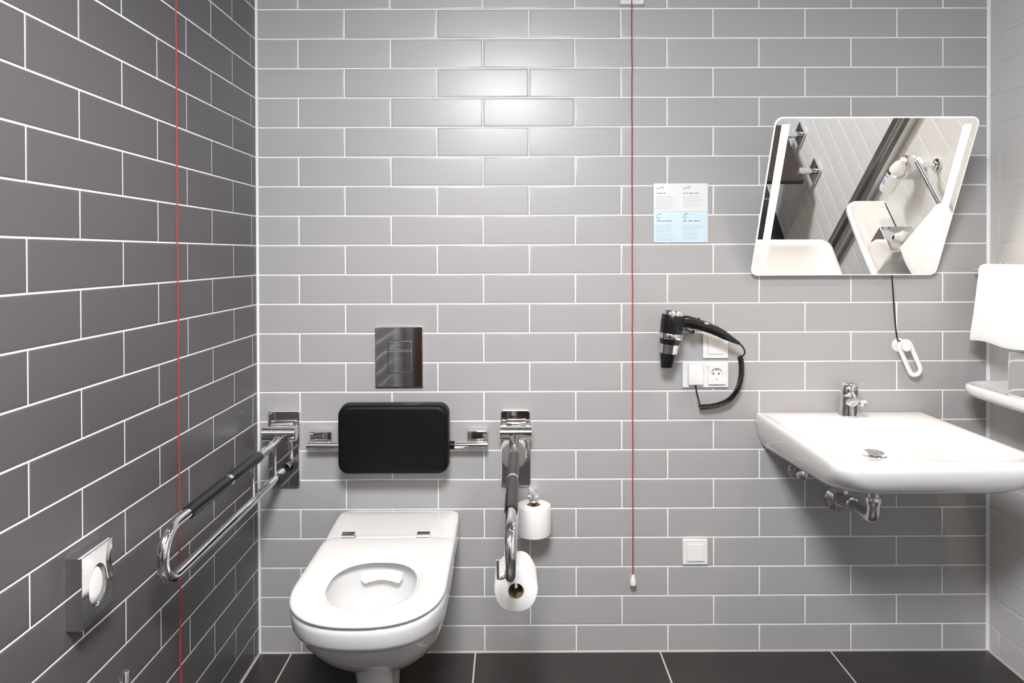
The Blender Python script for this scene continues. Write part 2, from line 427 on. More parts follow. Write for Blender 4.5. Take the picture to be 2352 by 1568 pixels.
# ------------------------------------------------------------------ folding grab rails
def grab_rail(label, px0, px1, xh, xf, grp):
    """px0..px1 wall plate; the rail runs from X=xh at the hinge to X=xf at its front"""
    t = thing('grab_rail', label, 'grab rail', ((px0+px1)/2, 0, 0.55), grp)
    bm = B(); plate(bm, px0, px1, 0.5500, 0.8005, -0.0002, -0.0125, 0.009, 0.003); obj('wall_plate', bm, M['chrome'], t)
    m = (px0+px1)/2
    bm = B(); box(bm, (px0+0.018, -0.052, 0.7120), (px1-0.014, -0.0127, 0.7680), 0.004); obj('hinge_block', bm, M['chrome'], t)
    bm = B(); lathe(bm, (px0-0.002, -0.052, 0.7370), (1, 0, 0), [(0, 0.020), (0.001, 0.0235), (px1-px0+0.003, 0.0235), (px1-px0+0.004, 0.020)], 28); obj('hinge_barrel', bm, M['chrome'], t)
    X = lambda y: xh + (xf-xh)*(y+0.05)/(-0.75)
    r = 0.0127; zu, zl, yc = 0.7160, 0.5985, -0.748
    R = (zu-zl)/2
    pts = [(X(-0.060), -0.060, 0.7300), (X(-0.075), -0.075, 0.7225), (X(-0.095), -0.095, 0.7175), (X(-0.13), -0.13, zu)]
    pts += [(X(-0.13-0.0515*k), -0.13-0.0515*k, zu) for k in range(1, 12)]
    for k in range(17):
        a = PI*k/16; y = yc - R*math.sin(a); pts.append((X(y), y, (zu+zl)/2 + R*math.cos(a)))
    pts += [(X(y), y, zl + 0.006*(0.7+y)/0.7) for y in (-0.70, -0.5, -0.3, -0.12)]
    pts += [(X(-0.085), -0.085, zl+0.007), (X(-0.060), -0.060, zl + 0.010), (X(-0.03), -0.032, zl+0.010)]
    bm = B(); tube(bm, pts, r, 20); rail = obj('rail', bm, M['chrome'], t, angle=60)
    bm = B(); tube(bm, [(X(y), y, zl + 0.006*(0.7+y)/0.7) for y in (-0.094, -0.080, -0.066)], 0.0150, 20); obj('stop_ring', bm, M['black_rubber'], t)
    for y0, y1 in ((-0.238, -0.452), (-0.470, -0.690)):
        bm = B(); n = 8
        tube(bm, [(X(y0+(y1-y0)*k/n), y0+(y1-y0)*k/n, zu) for k in range(n+1)], [0.0152]+[0.0160]*(n-1)+[0.0152], 24); obj('grip', bm, M['black_rubber'], t)
    bm = B(); tube(bm, [(X(y), y, zu) for y in (-0.4525, -0.461, -0.4695)], 0.0158, 20); obj('grip_collar', bm, M['chrome'], t)
    for y in (-0.285, -0.097):
        bm = B(); tube(bm, [(X(y), y, zu - 0.002), (X(y), y, 0.66), (X(y), y, zl + 0.008)], 0.0062, 14); obj('strut', bm, M['chrome'], t)
    bm = B(); lathe(bm, (px1-0.012, -0.062, 0.722), (0, 0, -1), [(0, 0.005), (0.004, 0.0065), (0.060, 0.0065), (0.064, 0.005)], 16); obj('release_lever', bm, M['chrome'], t)
    return t, X
G = 'fold-down grab rails beside the toilet'
railL, XL = grab_rail('fold-down chrome grab rail with black grip beside the dark left wall', 0.0372, 0.1397, 0.0870, 0.0845, G)
railR, XR = grab_rail('fold-down chrome grab rail right of the toilet, carrying a toilet roll', 0.7978, 0.8954, 0.8440, 0.8285, G)
# roll holder on the right rail
bm = B()
tube(bm, smoothpath([(0.8300, -0.705, 0.5865), (0.8130, -0.708, 0.5720), (0.8025, -0.708, 0.5700), (0.8000, -0.708, 0.5760), (0.7995, -0.708, 0.612)], 8), 0.0038, 12)
tube(bm, smoothpath([(0.8345, -0.500, 0.595), (0.8420, -0.500, 0.57), (0.8420, -0.500, 0.530), (0.8420, -0.506, 0.5232), (0.8420, -0.53, 0.5212), (0.8420, -0.640, 0.5212), (0.8420, -0.650, 0.526)], 8), 0.0036, 12)
obj('roll_holder', bm, M['chrome'], railR)

# ------------------------------------------------------------------ toilet rolls
def roll_bm(o, axis, ro, ri, L, wob=0.0):
    bm = B()
    lathe(bm, o, axis, [(0.0, ri), (0.0, ro-0.003), (0.0015, ro-0.0008), (0.004, ro), (L-0.004, ro), (L-0.0015, ro-0.0008), (L, ro-0.003), (L, ri), (L, ri), (0.0, ri)], 56, cap=False)
    bmesh.ops.remove_doubles(bm, verts=bm.verts[:], dist=1e-6)
    return bm
def core(parent, o, axis, ri, L):
    bm = B(); lathe(bm, o, axis, [(0.001, ri-0.0001), (L-0.001, ri-0.0001), (L-0.001, ri-0.0014), (0.001, ri-0.0014), (0.001, ri-0.0001)], 40, cap=False)
    obj('cardboard_core', bm, M['card'], parent)
G = 'toilet rolls right of the toilet'
t = thing('toilet_roll', 'white toilet roll hanging from the right grab rail, hole facing out', 'toilet roll', (0.842, -0.58, 0.4505), G)
bm = roll_bm((0.8420, -0.630, 0.5030), (0, 1, 0), 0.0525, 0.0190, 0.098)
for v in bm.verts:      # loose end bulging at the top right
    dx, dz = v.co.x - 0.842, v.co.z - 0.503; rr = math.hypot(dx, dz)
    if rr > 0.03:
        a = math.atan2(dz, dx)
        k = 0.13*math.exp(-((a-1.15)/0.34)**2) + 0.05*math.exp(-((a-1.9)/0.4)**2) + 0.012*math.sin(5*a)
        fac = 1.0
        v.co.x += dx*k*fac; v.co.z += dz*k*fac
obj('paper', bm, M['paper'], t); core(t, (0.8420, -0.630, 0.5030), (0, 1, 0), 0.0190, 0.098)
bm = B()
rw = []
for k in range(12):
    a = 1.75 - 1.3*k/11; R = 0.0530*(1 + 0.13*math.exp(-((a-1.15)/0.34)**2) + 0.05*math.exp(-((a-1.9)/0.4)**2)) - 0.0002
    rw.append([(0.842 + R*math.cos(a), y, 0.503 + R*math.sin(a)) for y in (-0.627, -0.60, -0.57, -0.54)] + [(0.842 + (R+0.0008)*math.cos(a), y, 0.503 + (R+0.0008)*math.sin(a)) for y in (-0.54, -0.57, -0.60, -0.627)])
loft(bm, rw); obj('loose_end', bm, M['paper'], t)

t = thing('toilet_roll', 'white spare toilet roll standing upright on the wall holder beside the right grab rail', 'toilet roll', (0.9025, -0.075, 0.420), G)
bm = roll_bm((0.9025, -0.075, 0.4200), (0, 0, 1), 0.0530, 0.0215, 0.094)
obj('paper', bm, M['paper'], t); core(t, (0.9025, -0.075, 0.4200), (0, 0, 1), 0.0215, 0.094)
bm = B(); box(bm, (0.953, -0.083, 0.428), (0.9560, -0.055, 0.512), 0.0008); obj('loose_end', bm, M['paper'], t)

t = thing('spare_roll_holder', 'slim chrome wall holder threaded through the upright spare toilet roll', 'toilet roll holder', (0.9025, 0, 0.41))
bm = B(); box(bm, (0.888, -0.008, 0.500), (0.917, -0.0002, 0.5385), 0.002); obj('wall_mount', bm, M['chrome'], t)
bm = B()
rings = []
for y, z, hx in ((-0.006, 0.5370, 0.0125), (-0.050, 0.5375, 0.0150), (-0.066, 0.5375, 0.0165), (-0.076, 0.5340, 0.0120), (-0.080, 0.5200, 0.0060), (-0.079, 0.5100, 0.0050)):
    rings.append([(0.9025-hx, y, z), (0.9025+hx, y, z), (0.9025+hx, y+0.0004, z-0.0025), (0.9025-hx, y+0.0004, z-0.0025)])
loft(bm, rings)
tube(bm, smoothpath([(0.9025, -0.062, 0.538), (0.9025, -0.078, 0.536), (0.9025, -0.0805, 0.526), (0.9025, -0.0765, 0.50), (0.9025, -0.075, 0.44), (0.9025, -0.075, 0.4175)], 6), 0.0055, 14)
obj('spindle', bm, M['chrome'], t)
bm = B(); lathe(bm, (0.9025, -0.075, 0.4145), (0, 0, 1), [(0, 0.024), (0.001, 0.0255), (0.004, 0.0255), (0.005, 0.024)], 32); obj('foot_disc', bm, M['chrome'], t)

# ------------------------------------------------------------------ hygiene bag dispenser on the left wall
t = thing('hygiene_bag_dispenser', 'flat chrome box with an oval opening on the dark left wall', 'bag dispenser', (0, -0.953, 0.608))
def xring(y, z, hy, hz, x, r=0.002, seg=6): return [(x, a, b) for a, b in rrect(y, z, hy, hz, r, seg)]
yc, zc, hy, hz = -0.9525, 0.6770, 0.0505, 0.0675
ell_ = lambda ey, ez, x, n=28, dy=0.0, dz=0.0: [(x, -0.9515+dy + ey*math.cos(2*PI*k/n), 0.6740+dz + ez*math.sin(2*PI*k/n)) for k in range(n)]
rect = [(x, y) for x, y in rrect(yc, zc, hy, hz, 0.003, 6)]
CN = [(yc+sy*hy, zc+sz_*hz) for sy, sz_ in ((1, 1), (-1, 1), (-1, -1), (1, -1))]
AN = sorted([2*PI*(k+0.5)/60 for k in range(60)] + [math.atan2(b-0.6740, a+0.9515) % (2*PI) for a, b in CN])
def onrect(a):
    c, s_ = math.cos(a), math.sin(a); t_ = 9
    for lim, comp, cen in ((yc+hy, c, -0.9515), (yc-hy, c, -0.9515), (zc+hz, s_, 0.6740), (zc-hz, s_, 0.6740)):
        if abs(comp) > 1e-9 and (lim-cen)/comp > 0: t_ = min(t_, (lim-cen)/comp)
    return (-0.9515 + c*t_, 0.6740 + s_*t_)
rr_ = [onrect(a) for a in AN]
bm = B()
el = lambda ey, ez, x: [(x, -0.9515 + ey*math.cos(a), 0.6740 + ez*math.sin(a)) for a in AN]
loft(bm, [[(0.0003, a, b) for a, b in rr_], [(0.0297, a, b) for a, b in rr_], [(0.0305, -0.9515+(a+0.9515)*0.988, 0.674+(b-0.674)*0.988) for a, b in rr_],
          el(0.0295, 0.0400, 0.0305), el(0.0280, 0.0385, 0.0285), el(0.0275, 0.0380, 0.0160)], cap0=True, cap1=True)
obj('case', bm, M['chrome'], t, angle=14)
bm = B()
rings = [[(x, -0.9515 - 0.003 + 0.0225*s*math.cos(2*PI*k/32), 0.676 + 0.0335*s*math.sin(2*PI*k/32)) for k in range(32)] for x, s in ((0.0162, 1.0), (0.0260, 1.0), (0.0295, 0.88), (0.0305, 0.6))]
loft(bm, rings); obj('bag_pack', bm, M['paper'], t)

# ------------------------------------------------------------------ toilet brush (only its handle end shows)
t = thing('toilet_brush', 'toilet brush with chrome rod handle standing by the left wall', 'toilet brush', (0.085, -0.960, 0.001))
bm = B(); lathe(bm, (0.085, -0.960, 0.001), (0, 0, 1), [(0, 0.044), (0.004, 0.047), (0.26, 0.047), (0.264, 0.045), (0.264, 0.012), (0.264, 0.0)], 36); obj('canister', bm, M['chrome_soft'], t)
bm = B(); lathe(bm, (0.085, -0.960, 0.262), (0, 0, 1), [(0, 0.0085), (0.246, 0.0085), (0.2480, 0.0075), (0.2485, 0.005)], 24); obj('handle', bm, M['chrome'], t)

# ------------------------------------------------------------------ emergency pull cords
def cordpath(x, y, z0, z1, n, amp):
    return [(x + amp*math.sin(2.1*k+0.4)*math.sin(k*0.9), y + amp*math.cos(1.7*k), z0 + (z1-z0)*k/n) for k in range(n+1)]
t = thing('pull_switch', 'white ceiling-height pull switch with thin red cord hanging on the grey wall', 'pull cord', (1.228, 0, 0.22), 'red emergency pull cords')
bm = B(); plate(bm, 1.1905, 1.2680, 2.1215, 2.2010, -0.0002, -0.020, 0.003, 0.002); obj('housing', bm, M['white_plastic'], t)
bm = B(); plate(bm, 1.2020, 1.2570, 2.1330, 2.1880, -0.0202, -0.0235, 0.003, 0.001); obj('cover', bm, M['white_plastic'], t)
bm = B(); tube(bm, cordpath(1.2265, -0.030, 2.150, 0.262, 40, 0.0008), 0.0017, 8)
tube(bm, [(1.2265, -0.022, 2.1515), (1.2265, -0.027, 2.1520), (1.2265, -0.030, 2.150)], 0.0017, 8); obj('cord', bm, M['red_cord'], t)
bm = B(); lathe(bm, (1.2268, -0.030, 0.2680), (0, 0, -1), [(0, 0.003), (0.003, 0.0055), (0.008, 0.006), (0.013, 0.0085), (0.026, 0.0105), (0.033, 0.0100), (0.0335, 0.008)], 20); obj('pull_knob', bm, M['white_plastic'], t)
t = thing('pull_switch', 'thin red emergency cord hanging in front of the dark left wall', 'pull cord', (0, -0.60, 0.10), 'red emergency pull cords')
bm = B(); box(bm, (0.0002, -0.638, 2.1215), (0.020, -0.560, 2.2010), 0.002); obj('housing', bm, M['white_plastic'], t)
bm = B(); tube(bm, cordpath(0.026, -0.606, 2.150, 0.130, 44, 0.0008), 0.0017, 8)
tube(bm, [(0.0185, -0.606, 2.1515), (0.0235, -0.606, 2.1518), (0.026, -0.606, 2.150)], 0.0017, 8); obj('cord', bm, M['red_cord'], t)
bm = B(); lathe(bm, (0.026, -0.606, 0.135), (0, 0, -1), [(0, 0.003), (0.003, 0.0055), (0.008, 0.006), (0.013, 0.0085), (0.026, 0.0105), (0.033, 0.0100), (0.0335, 0.008)], 20); obj('pull_knob', bm, M['white_plastic'], t)

# ------------------------------------------------------------------ notice on the wall
t = thing('notice_sign', 'small square notice, white above and pale blue below, with fine print', 'sign', (1.390, 0, 1.346))
bm = B(); box(bm, (1.3013, -0.0040, 1.4488), (1.4790, -0.0003, 1.5408), 0.0006); obj('upper_panel', bm, M['sign_white'], t)
bm = B(); box(bm, (1.3013, -0.0040, 1.3468), (1.4790, -0.0003, 1.4486), 0.0006); obj('lower_panel', bm, M['sign_blue'], t)
def sx(px): return 1.3011 + (px-1501)/125.0*0.1783
def sz(py): return 1.5411 - (py-421)/136.0*0.1946
def dash(bm, x0, x1, yc, h, y=-0.0041):
    box(bm, (sx(x0), y-0.0003, sz(yc+h/2)), (sx(x1), y, sz(yc-h/2)))
def words(bm, x0, x1, yc, h):
    x = x0
    while x < x1 - 0.8:
        w = min(random.uniform(1.6, 5.5), x1-x); dash(bm, x, x+w, yc, h); x += w + 0.75
def zoom(c): return 1495 + c/2352*135
for x0, heads, ends in ((1507.3, ((1507.5, 1520.8), (1523, 1529)), (1543, 1547, 1552, 1553, 1542, 1546, 1545, 1549, 1543, 1536)),
                        (1569.0, ((1569, 1575.5), (1577.5, 1581), (1583, 1593), (1595.5, 1605)), (1609, 1606, 1615, 1613, 1611, 1604, 1609, 1612, 1593))):
    bm = B()     # small mark: low dashes and rising strokes
    dash(bm, x0, x0+7.5, 432.6, 1.5); dash(bm, x0+9.4, x0+10.8, 430.6, 4.4); dash(bm, x0+11.6, x0+12.8, 429.0, 2.2); dash(bm, x0+14.2, x0+15.5, 431.0, 7.0)
    for a, b in heads: words(bm, a, b, 443.8, 2.0)
    obj('heading_print', bm, M['ink'], t, smooth=False)
    bm = B()
    for k, e in enumerate(ends): words(bm, x0-0.6, e, 450.8 + k*3.05, 1.05)
    obj('body_print', bm, M['ink_pale'], t, smooth=False)
for x0, heads, rows in ((1511.5, ((1508, 1518), (1519.5, 1524.5), (1526.5, 1531), (1532.5, 1542), (1543, 1544)), ((516.5, 1549), (519.7, 1543), (522.9, 1548), (526.1, 1542), (529.3, 1540), (532.4, 1542), (537.2, 1541), (540.4, 1547), (543.5, 1530), (547.8, 1554), (551.0, 1544))),
                        (1573.0, ((1569, 1578), (1580.5, 1591), (1593.5, 1605.5), (1607, 1608.3)), ((516.5, 1606), (519.7, 1618), (522.9, 1614), (526.1, 1604), (529.3, 1593), (534.0, 1604), (537.0, 1603), (540.4, 1597), (545.0, 1600), (548.0, 1596)))):
    bm = B()     # droplet outline with a hooked arrow
    for P in (((0.4, -4.6), (-1.6, -2.2), (-3.2, 0.6), (-3.4, 2.8), (-2.2, 4.6), (0.0, 5.4), (2.2, 4.6), (3.3, 2.6), (3.2, 0.4)), ((-1.4, -4.6), (0.6, -5.6), (2.6, -4.6)), ((3.4, -4.2), (4.0, -6.6), (5.8, -7.2), (6.6, -5.6), (6.2, -3.6))):
        tube(bm, smoothpath([(sx(x0+dx), -0.0042, sz(496.5+dy)) for dx, dy in P], 4), 0.0008, 6)
    obj('droplet_icon', bm, M['ink'], t)
    bm = B()
    for a, b in heads: words(bm, a, b, 507.2, 2.3)
    obj('heading_print', bm, M['ink'], t, smooth=False)
    bm = B()
    for y, e in rows: words(bm, x0-5.0, e, y, 1.05)
    obj('body_print', bm, M['ink_blue'], t, smooth=False)

# ------------------------------------------------------------------ sockets and switches
t = thing('wall_socket', 'white double socket plate with the hair dryer cord plugged into its left half', 'socket', (1.469, 0, 0.871))
bm = B(); plate(bm, 1.3945, 1.5440, 0.8715, 0.9555, -0.0002, -0.009, 0.002, 0.002); obj('frame', bm, M['white_plastic'], t)
bm = B(); box(bm, (1.4105, -0.024, 0.8820), (1.4590, -0.0085, 0.9500), 0.003); obj('outlet_cover', bm, M['white_plastic'], t)
bm = B(); lathe(bm, (1.4350, -0.0239, 0.9145), (0, -1, 0), [(0, 0.0020), (0.0004, 0.0018)], 12); obj('cover_screw', bm, M['grey_plastic'], t)
bm = B()
sq = radial(rrect(1.5040, 0.9150, 0.0278, 0.0310, 0.002, 6), (1.5040, 0.9170), 64)
ci = lambda r, y: [(1.5040 + r*math.cos(2*PI*k/64), y, 0.9170 + r*math.sin(2*PI*k/64)) for k in range(64)]
loft(bm, [[(a, -0.0091, b) for a, b in sq], [(a, -0.0180, b) for a, b in sq], ci(0.0200, -0.0183), ci(0.0192, -0.0178), ci(0.0188, -0.0096)], cap0=True, cap1=True)
so_ = obj('socket_insert', bm, M['white_plastic'], t, angle=30)
for dx in (-0.0092, 0.0092):
    bm = B(); lathe(bm, (1.5040+dx, -0.0095, 0.9170), (0, -1, 0), [(0, 0.0029), (0.0004, 0.0029)], 14); obj('pin_hole', bm, M['dark_gap'], so_)
for z in (0.8988, 0.9317):
    bm = B(); box(bm, (1.5010, -0.0165, z), (1.5070, -0.0097, z+0.0035), 0.0006); obj('earth_clip', bm, M['chrome_soft'], so_)

G = 'white wall switches'
t = thing('wall_switch', 'white square wall plate partly hidden by the hair dryer handle, above the double socket', 'switch', (1.503, 0, 0.967), G)
bm = B(); plate(bm, 1.4615, 1.5435, 0.9675, 1.0485, -0.0002, -0.009, 0.002, 0.002); obj('frame', bm, M['white_plastic'], t)
bm = B(); plate(bm, 1.4770, 1.5300, 0.9820, 1.0350, -0.0091, -0.0125, 0.002, 0.001); obj('rocker', bm, M['white_plastic'], t)
bm = B()
for x0, x1, z0, z1 in ((1.497, 1.5115, 1.0195, 1.0200), (1.497, 1.5115, 1.0040, 1.0045), (1.497, 1.4975, 1.004, 1.020), (1.511, 1.5115, 1.004, 1.020), (1.5040, 1.5045, 1.004, 1.020)):
    box(bm, (x0, -0.0128, z0), (x1, -0.0126, z1))
obj('printed_symbol', bm, M['ink_pale'], t, smooth=False)
t = thing('wall_switch', 'white square light switch alone low on the grey wall, right of the red cord end', 'switch', (1.435, 0, 0.289), G)
bm = B(); plate(bm, 1.3940, 1.4760, 0.2895, 0.3720, -0.0002, -0.0095, 0.002, 0.002); obj('frame', bm, M['white_plastic'], t)
bm = B(); plate(bm, 1.4075, 1.4625, 0.3030, 0.3580, -0.0096, -0.0135, 0.002, 0.0012)
for v in bm.verts: v.co.y += 0.0015*(v.co.z-0.330)/0.028 * (1 if v.co.y < -0.0100 else 0)
obj('rocker', bm, M['white_plastic'], t)

# ------------------------------------------------------------------ hair dryer
t = thing('hair_dryer', 'black hair dryer with chrome rings and coiled cord on the grey wall', 'hair dryer', (1.40, 0, 0.80))
AX0 = Vector((1.3470, -0.090, 1.1350)); AX1 = Vector((1.3255, -0.082, 0.9490)); AXD = (AX1-AX0); LEN = AXD.length; AXD.normalize()
def dl(prof, name, m, par=t, seg=40):
    bm = B(); lathe(bm, AX0, AXD, prof, seg); return obj(name, bm, m, par)
dl([(0.000, 0.026), (0.002, 0.031), (0.008, 0.0335), (0.019, 0.0345), (0.019, 0.030)], 'rear_cap', M['chrome'])
dl([(0.016, 0.034), (0.019, 0.0352), (0.040, 0.0362), (0.066, 0.0352), (0.078, 0.0345)], 'barrel', M['black_gloss'])
dl([(0.0745, 0.034), (0.0750, 0.0372), (0.076, 0.0378), (0.0915, 0.0374), (0.0925, 0.0368), (0.0925, 0.030)], 'collar', M['chrome'])
dl([(0.0920, 0.0335), (0.1100, 0.0308), (0.1100, 0.028)], 'neck', M['black_gloss'])
dl([(0.1098, 0.0300), (0.1103, 0.0312), (0.1395, 0.0272), (0.1400, 0.0262)], 'nozzle_ring', M['chrome'])
bm = B()
rings = []
for d, rx, ry in ((0.1396, 0.0268, 0.0262), (0.150, 0.0255, 0.0230), (0.170, 0.0212, 0.0150), (0.1855, 0.0180, 0.0105), (0.1870, 0.0168, 0.0095), (0.180, 0.0150, 0.0080)):
    c = AX0 + AXD*d
    rings.append([c + Vector((rx*math.cos(2*PI*k/36), ry*math.sin(2*PI*k/36), 0)) for k in range(36)])
loft(bm, rings); obj('nozzle', bm, M['black_gloss'], t)
hp = smoothpath([(1.352, -0.090, 1.0880), (1.3820, -0.091, 1.0960), (1.4258, -0.092, 1.0860), (1.4739, -0.091, 1.0690), (1.5152, -0.088, 1.0475), (1.5400, -0.084, 1.0340), (1.5580, -0.080, 1.0245)], 6)
n = len(hp)
def hr(k):
    f = k/(n-1); tab = ((0, .0225), (.17, .0200), (.36, .0170), (.50, .0158), (.62, .0140), (.75, .0095), (.9, .0065), (1, .0045))
    for (a, ra), (b, rb) in zip(tab[:-1], tab[1:]):
        if f <= b: return ra + (rb-ra)*(f-a)/(b-a)
    return .0045
bm = B(); tube(bm, hp, [hr(k) for k in range(n)], 24, flat=0.86); h = obj('handle', bm, M['black_gloss'], t, angle=60)
bm = B()
fr = frames([(1.430, -0.108, 1.0905), (1.452, -0.108, 1.0835), (1.474, -0.107, 1.0760)])
tube(bm, [(1.440, -0.1050, 1.0930), (1.446, -0.1050, 1.0912), (1.452, -0.1045, 1.0892)], 0.0030, 12); obj('switch_panel', bm, M['grey_plastic'], h)
bm = B(); box(bm, (1.4215, -0.099, 1.0985), (1.4270, -0.087, 1.1080), 0.0012); obj('switch_slider', bm, M['black_gloss'], h)
# cord: lead from the handle, coil, lead to the outlet box
bm = B()
tube(bm, smoothpath([(1.5565, -0.081, 1.0255), (1.5700, -0.074, 1.0130), (1.5790, -0.066, 0.9980), (1.5790, -0.058, 0.9860), (1.5710, -0.052, 0.9790)], 6), 0.0026, 10)
spine = smoothpath([(1.5680, -0.050, 0.9800), (1.5740, -0.046, 0.9600), (1.5760, -0.043, 0.9300), (1.5720, -0.040, 0.8960), (1.5600, -0.038, 0.8620), (1.5330, -0.036, 0.8330), (1.4900, -0.034, 0.8165), (1.4420, -0.032, 0.8120)], 30)
fr = frames(spine); acc = 0.0; cp = []
tot = sum((fr[i][0]-fr[i-1][0]).length for i in range(1, len(fr)))
turns = 46; ns = turns*12; cum = [0.0]
for i in range(1, len(fr)): cum.append(cum[-1] + (fr[i][0]-fr[i-1][0]).length)
j = 0
for k in range(ns+1):
    s = tot*k/ns
    while j < len(cum)-2 and cum[j+1] < s: j += 1
    f = (s-cum[j])/(cum[j+1]-cum[j]); p = fr[j][0].lerp(fr[j+1][0], f); nn = fr[j][2]; bb = fr[j][3]
    a = 2*PI*turns*k/ns; r = 0.0074*min(1, k/10+0.3, (ns-k)/10+0.3)
    cp.append(p + nn*math.cos(a)*r + bb*math.sin(a)*r)
tube(bm, cp, 0.0022, 8)
tube(bm, smoothpath([(1.4420, -0.032, 0.8120), (1.4440, -0.030, 0.8210), (1.4420, -0.027, 0.8350), (1.4370, -0.021, 0.8600), (1.4345, -0.018, 0.8835)], 6), 0.0024, 10)
obj('cord', bm, M['black_gloss'], t)
t = thing('hair_dryer_bracket', 'small bracket on the tiles behind the hair dryer handle', 'bracket', (1.40, 0, 1.05))
bm = B(); box(bm, (1.3840, -0.012, 1.0560), (1.4300, -0.0002, 1.0800), 0.003); obj('back_plate', bm, M['grey_plastic'], t)
bm = B(); tube(bm, [(1.4050, -0.010, 1.0640), (1.4050, -0.060, 1.0620), (1.4050, -0.100, 1.0625), (1.4050, -0.104, 1.0680)], 0.0042, 12); obj('hook', bm, M['black_gloss'], t)

# ------------------------------------------------------------------ tilted lit mirror
MB_ = Vector((1.9090, -0.030, 1.2390)); MT_ = Vector((1.9120, -0.250, 1.7080))
mu = (Vector((0, MT_.y, MT_.z)) - Vector((0, MB_.y, MB_.z))); MH = mu.length; mu.normalize()
mx_ = Vector((1, 0, 0)); mn = mu.cross(mx_)
if mn.y > 0: mn = -mn
MO = Vector((1.9105, MB_.y, MB_.z))
def MP(a, v, d=0.0): return MO + mx_*a + mu*v + mn*d        # d > 0 towards the room
t = thing('wall_mirror', 'rectangular mirror tilted forward with lit strips at both sides, above the washbasin', 'mirror', (1.9105, 0, 1.24))
bm = B()
loft(bm, [[MP(a, v, d) for a, v in rrect(0, MH/2, 0.300-i, MH/2-i, 0.022, 8)] for d, i in ((0.0, 0), (0.0, 0.0025))], cap0=False, cap1=False)
loft(bm, [[MP(a, v, d) for a, v in rrect(0, MH/2, 0.300-i, MH/2-i, 0.022, 8)] for d, i in ((-0.005, 0.0), (0.0, 0.0))], cap0=False, cap1=False)
obj('glass_edge', bm, M['mirror_edge'], t)
bm = B()
rr2 = rrect(0, MH/2, 0.2975, MH/2-0.0025, 0.0205, 8)
loft(bm, [[MP(a, v, -0.0049) for a, v in rr2], [MP(a, v, 0.0) for a, v in rr2]]); obj('glass', bm, M['mirror'], t)
for a in (-0.268, 0.268):
    bm = B(); loft(bm, [[MP(x, v, d) for x, v in rrect(a, MH*0.5, 0.0112, 0.238, 0.003, 4)] for d in (0.0001, 0.0003)]); obj('light_strip', bm, M['frost'], t)
bm = B()
loft(bm, [[MP(a, v, d) for a, v in rrect(0, MH/2, 0.235, 0.20, 0.01, 5)] for d in (-0.0052, -0.022)]); obj('rear_housing', bm, M['white_plastic'], t)
for x in (1.74, 2.08):
    bm = B(); box(bm, (x-0.015, -0.026, 1.250), (x+0.015, -0.0002, 1.290), 0.002); obj('hinge_bracket', bm, M['steel'], t)
    bm = B(); tube(bm, [(x, -0.001, 1.52), (x, -0.060, 1.56), (x, -0.155, 1.560)], 0.006, 10); obj('stay_arm', bm, M['steel'], t)

t = thing('tilt_pull', 'white loop handle on a black cord below the mirror, hung over a wall knob', 'pull handle', (2.10, -0.03, 0.91))
bm = B(); tube(bm, smoothpath([(2.0755, -0.0165, 1.2520), (2.0762, -0.021, 1.205), (2.0790, -0.026, 1.125), (2.0808, -0.031, 1.070), (2.0835, -0.036, 1.0340), (2.0880, -0.0365, 1.0265), (2.0960, -0.037, 1.0235)], 8), 0.0023, 10); obj('cord', bm, M['black_gloss'], t)
bm = B()
c0, c1 = Vector((2.1090, -0.037, 1.0060)), Vector((2.1420, -0.034, 0.9330)); dv = (c1-c0).normalized(); sv = Vector((dv.z, 0, -dv.x)).normalized()
pts = []
for k in range(13):
    a = PI*k/12; pts.append(c0 + sv*0.0182*math.cos(a) - dv*0.0182*math.sin(a))
for k in range(13):
    a = PI*k/12; pts.append(c1 - sv*0.0182*math.cos(a) + dv*0.0182*math.sin(a))
pts.append(pts[0]); P2 = []
for a, b in zip(pts[:-1], pts[1:]): P2 += [a, a.lerp(b, 0.5)]
fr = []
nP = len(P2); rings = []
for i in range(nP):
    tt = (P2[(i+1) % nP] - P2[i-1]).normalized(); bb = Vector((0, 1, 0)); nn = tt.cross(bb)
    rings.append([P2[i] + nn*0.0074*math.cos(2*PI*k/14) + bb*0.0045*math.sin(2*PI*k/14) for k in range(14)])
rings.append(rings[0]); loft(bm, rings, False, False); bmesh.ops.remove_doubles(bm, verts=bm.verts[:], dist=1e-6)
obj('loop_handle', bm, M['white_plastic'], t)
t = thing('wall_hook', 'round white wall knob holding the loop handle', 'hook', (2.106, 0, 0.985))
bm = B(); lathe(bm, (2.1065, -0.0002, 1.0080), (0, -1, 0), [(0, 0.0225), (0.004, 0.0225), (0.006, 0.0205), (0.0062, 0.0075), (0.046, 0.0075), (0.0465, 0.0145), (0.050, 0.0150), (0.0525, 0.0130), (0.0530, 0.006)], 32); obj('knob', bm, M['white_plastic'], t)

# ------------------------------------------------------------------ washbasin
SX = 1.9100
t = thing('washbasin', 'white rectangular washbasin with shallow bowl on the wall under the mirror', 'washbasin', (SX, 0, 0.66))
def srect(hw, yb, yf, r, z, low=0.0, cx=SX, rb=None, n=10):
    """plan outline: front corners radius r; back corners radius rb; low drops the back more than the front"""
    rb = 0.01 if rb is None else rb
    pts = []
    for (px, py, rr, a0) in ((cx+hw-rb, yb-rb, rb, 0), (cx-hw+rb, yb-rb, rb, 90), (cx-hw+r, yf+r, r, 180), (cx+hw-r, yf+r, r, 270)):
        for k in range(n+1):
            a = math.radians(a0 + 90*k/n); x, y = px + rr*math.cos(a), py + rr*math.sin(a)
            pts.append((x, y, z - low*(1 + y/0.58)))
    # densify straight sides
    out = []
    for i in range(len(pts)):
        a = Vector(pts[i]); b = Vector(pts[(i+1) % len(pts)]); out.append(a)
        if (i+1) % (n+1) == 0:
            for s in range(1, 8): out.append(a.lerp(b, s/8))
    return out
bm = B()
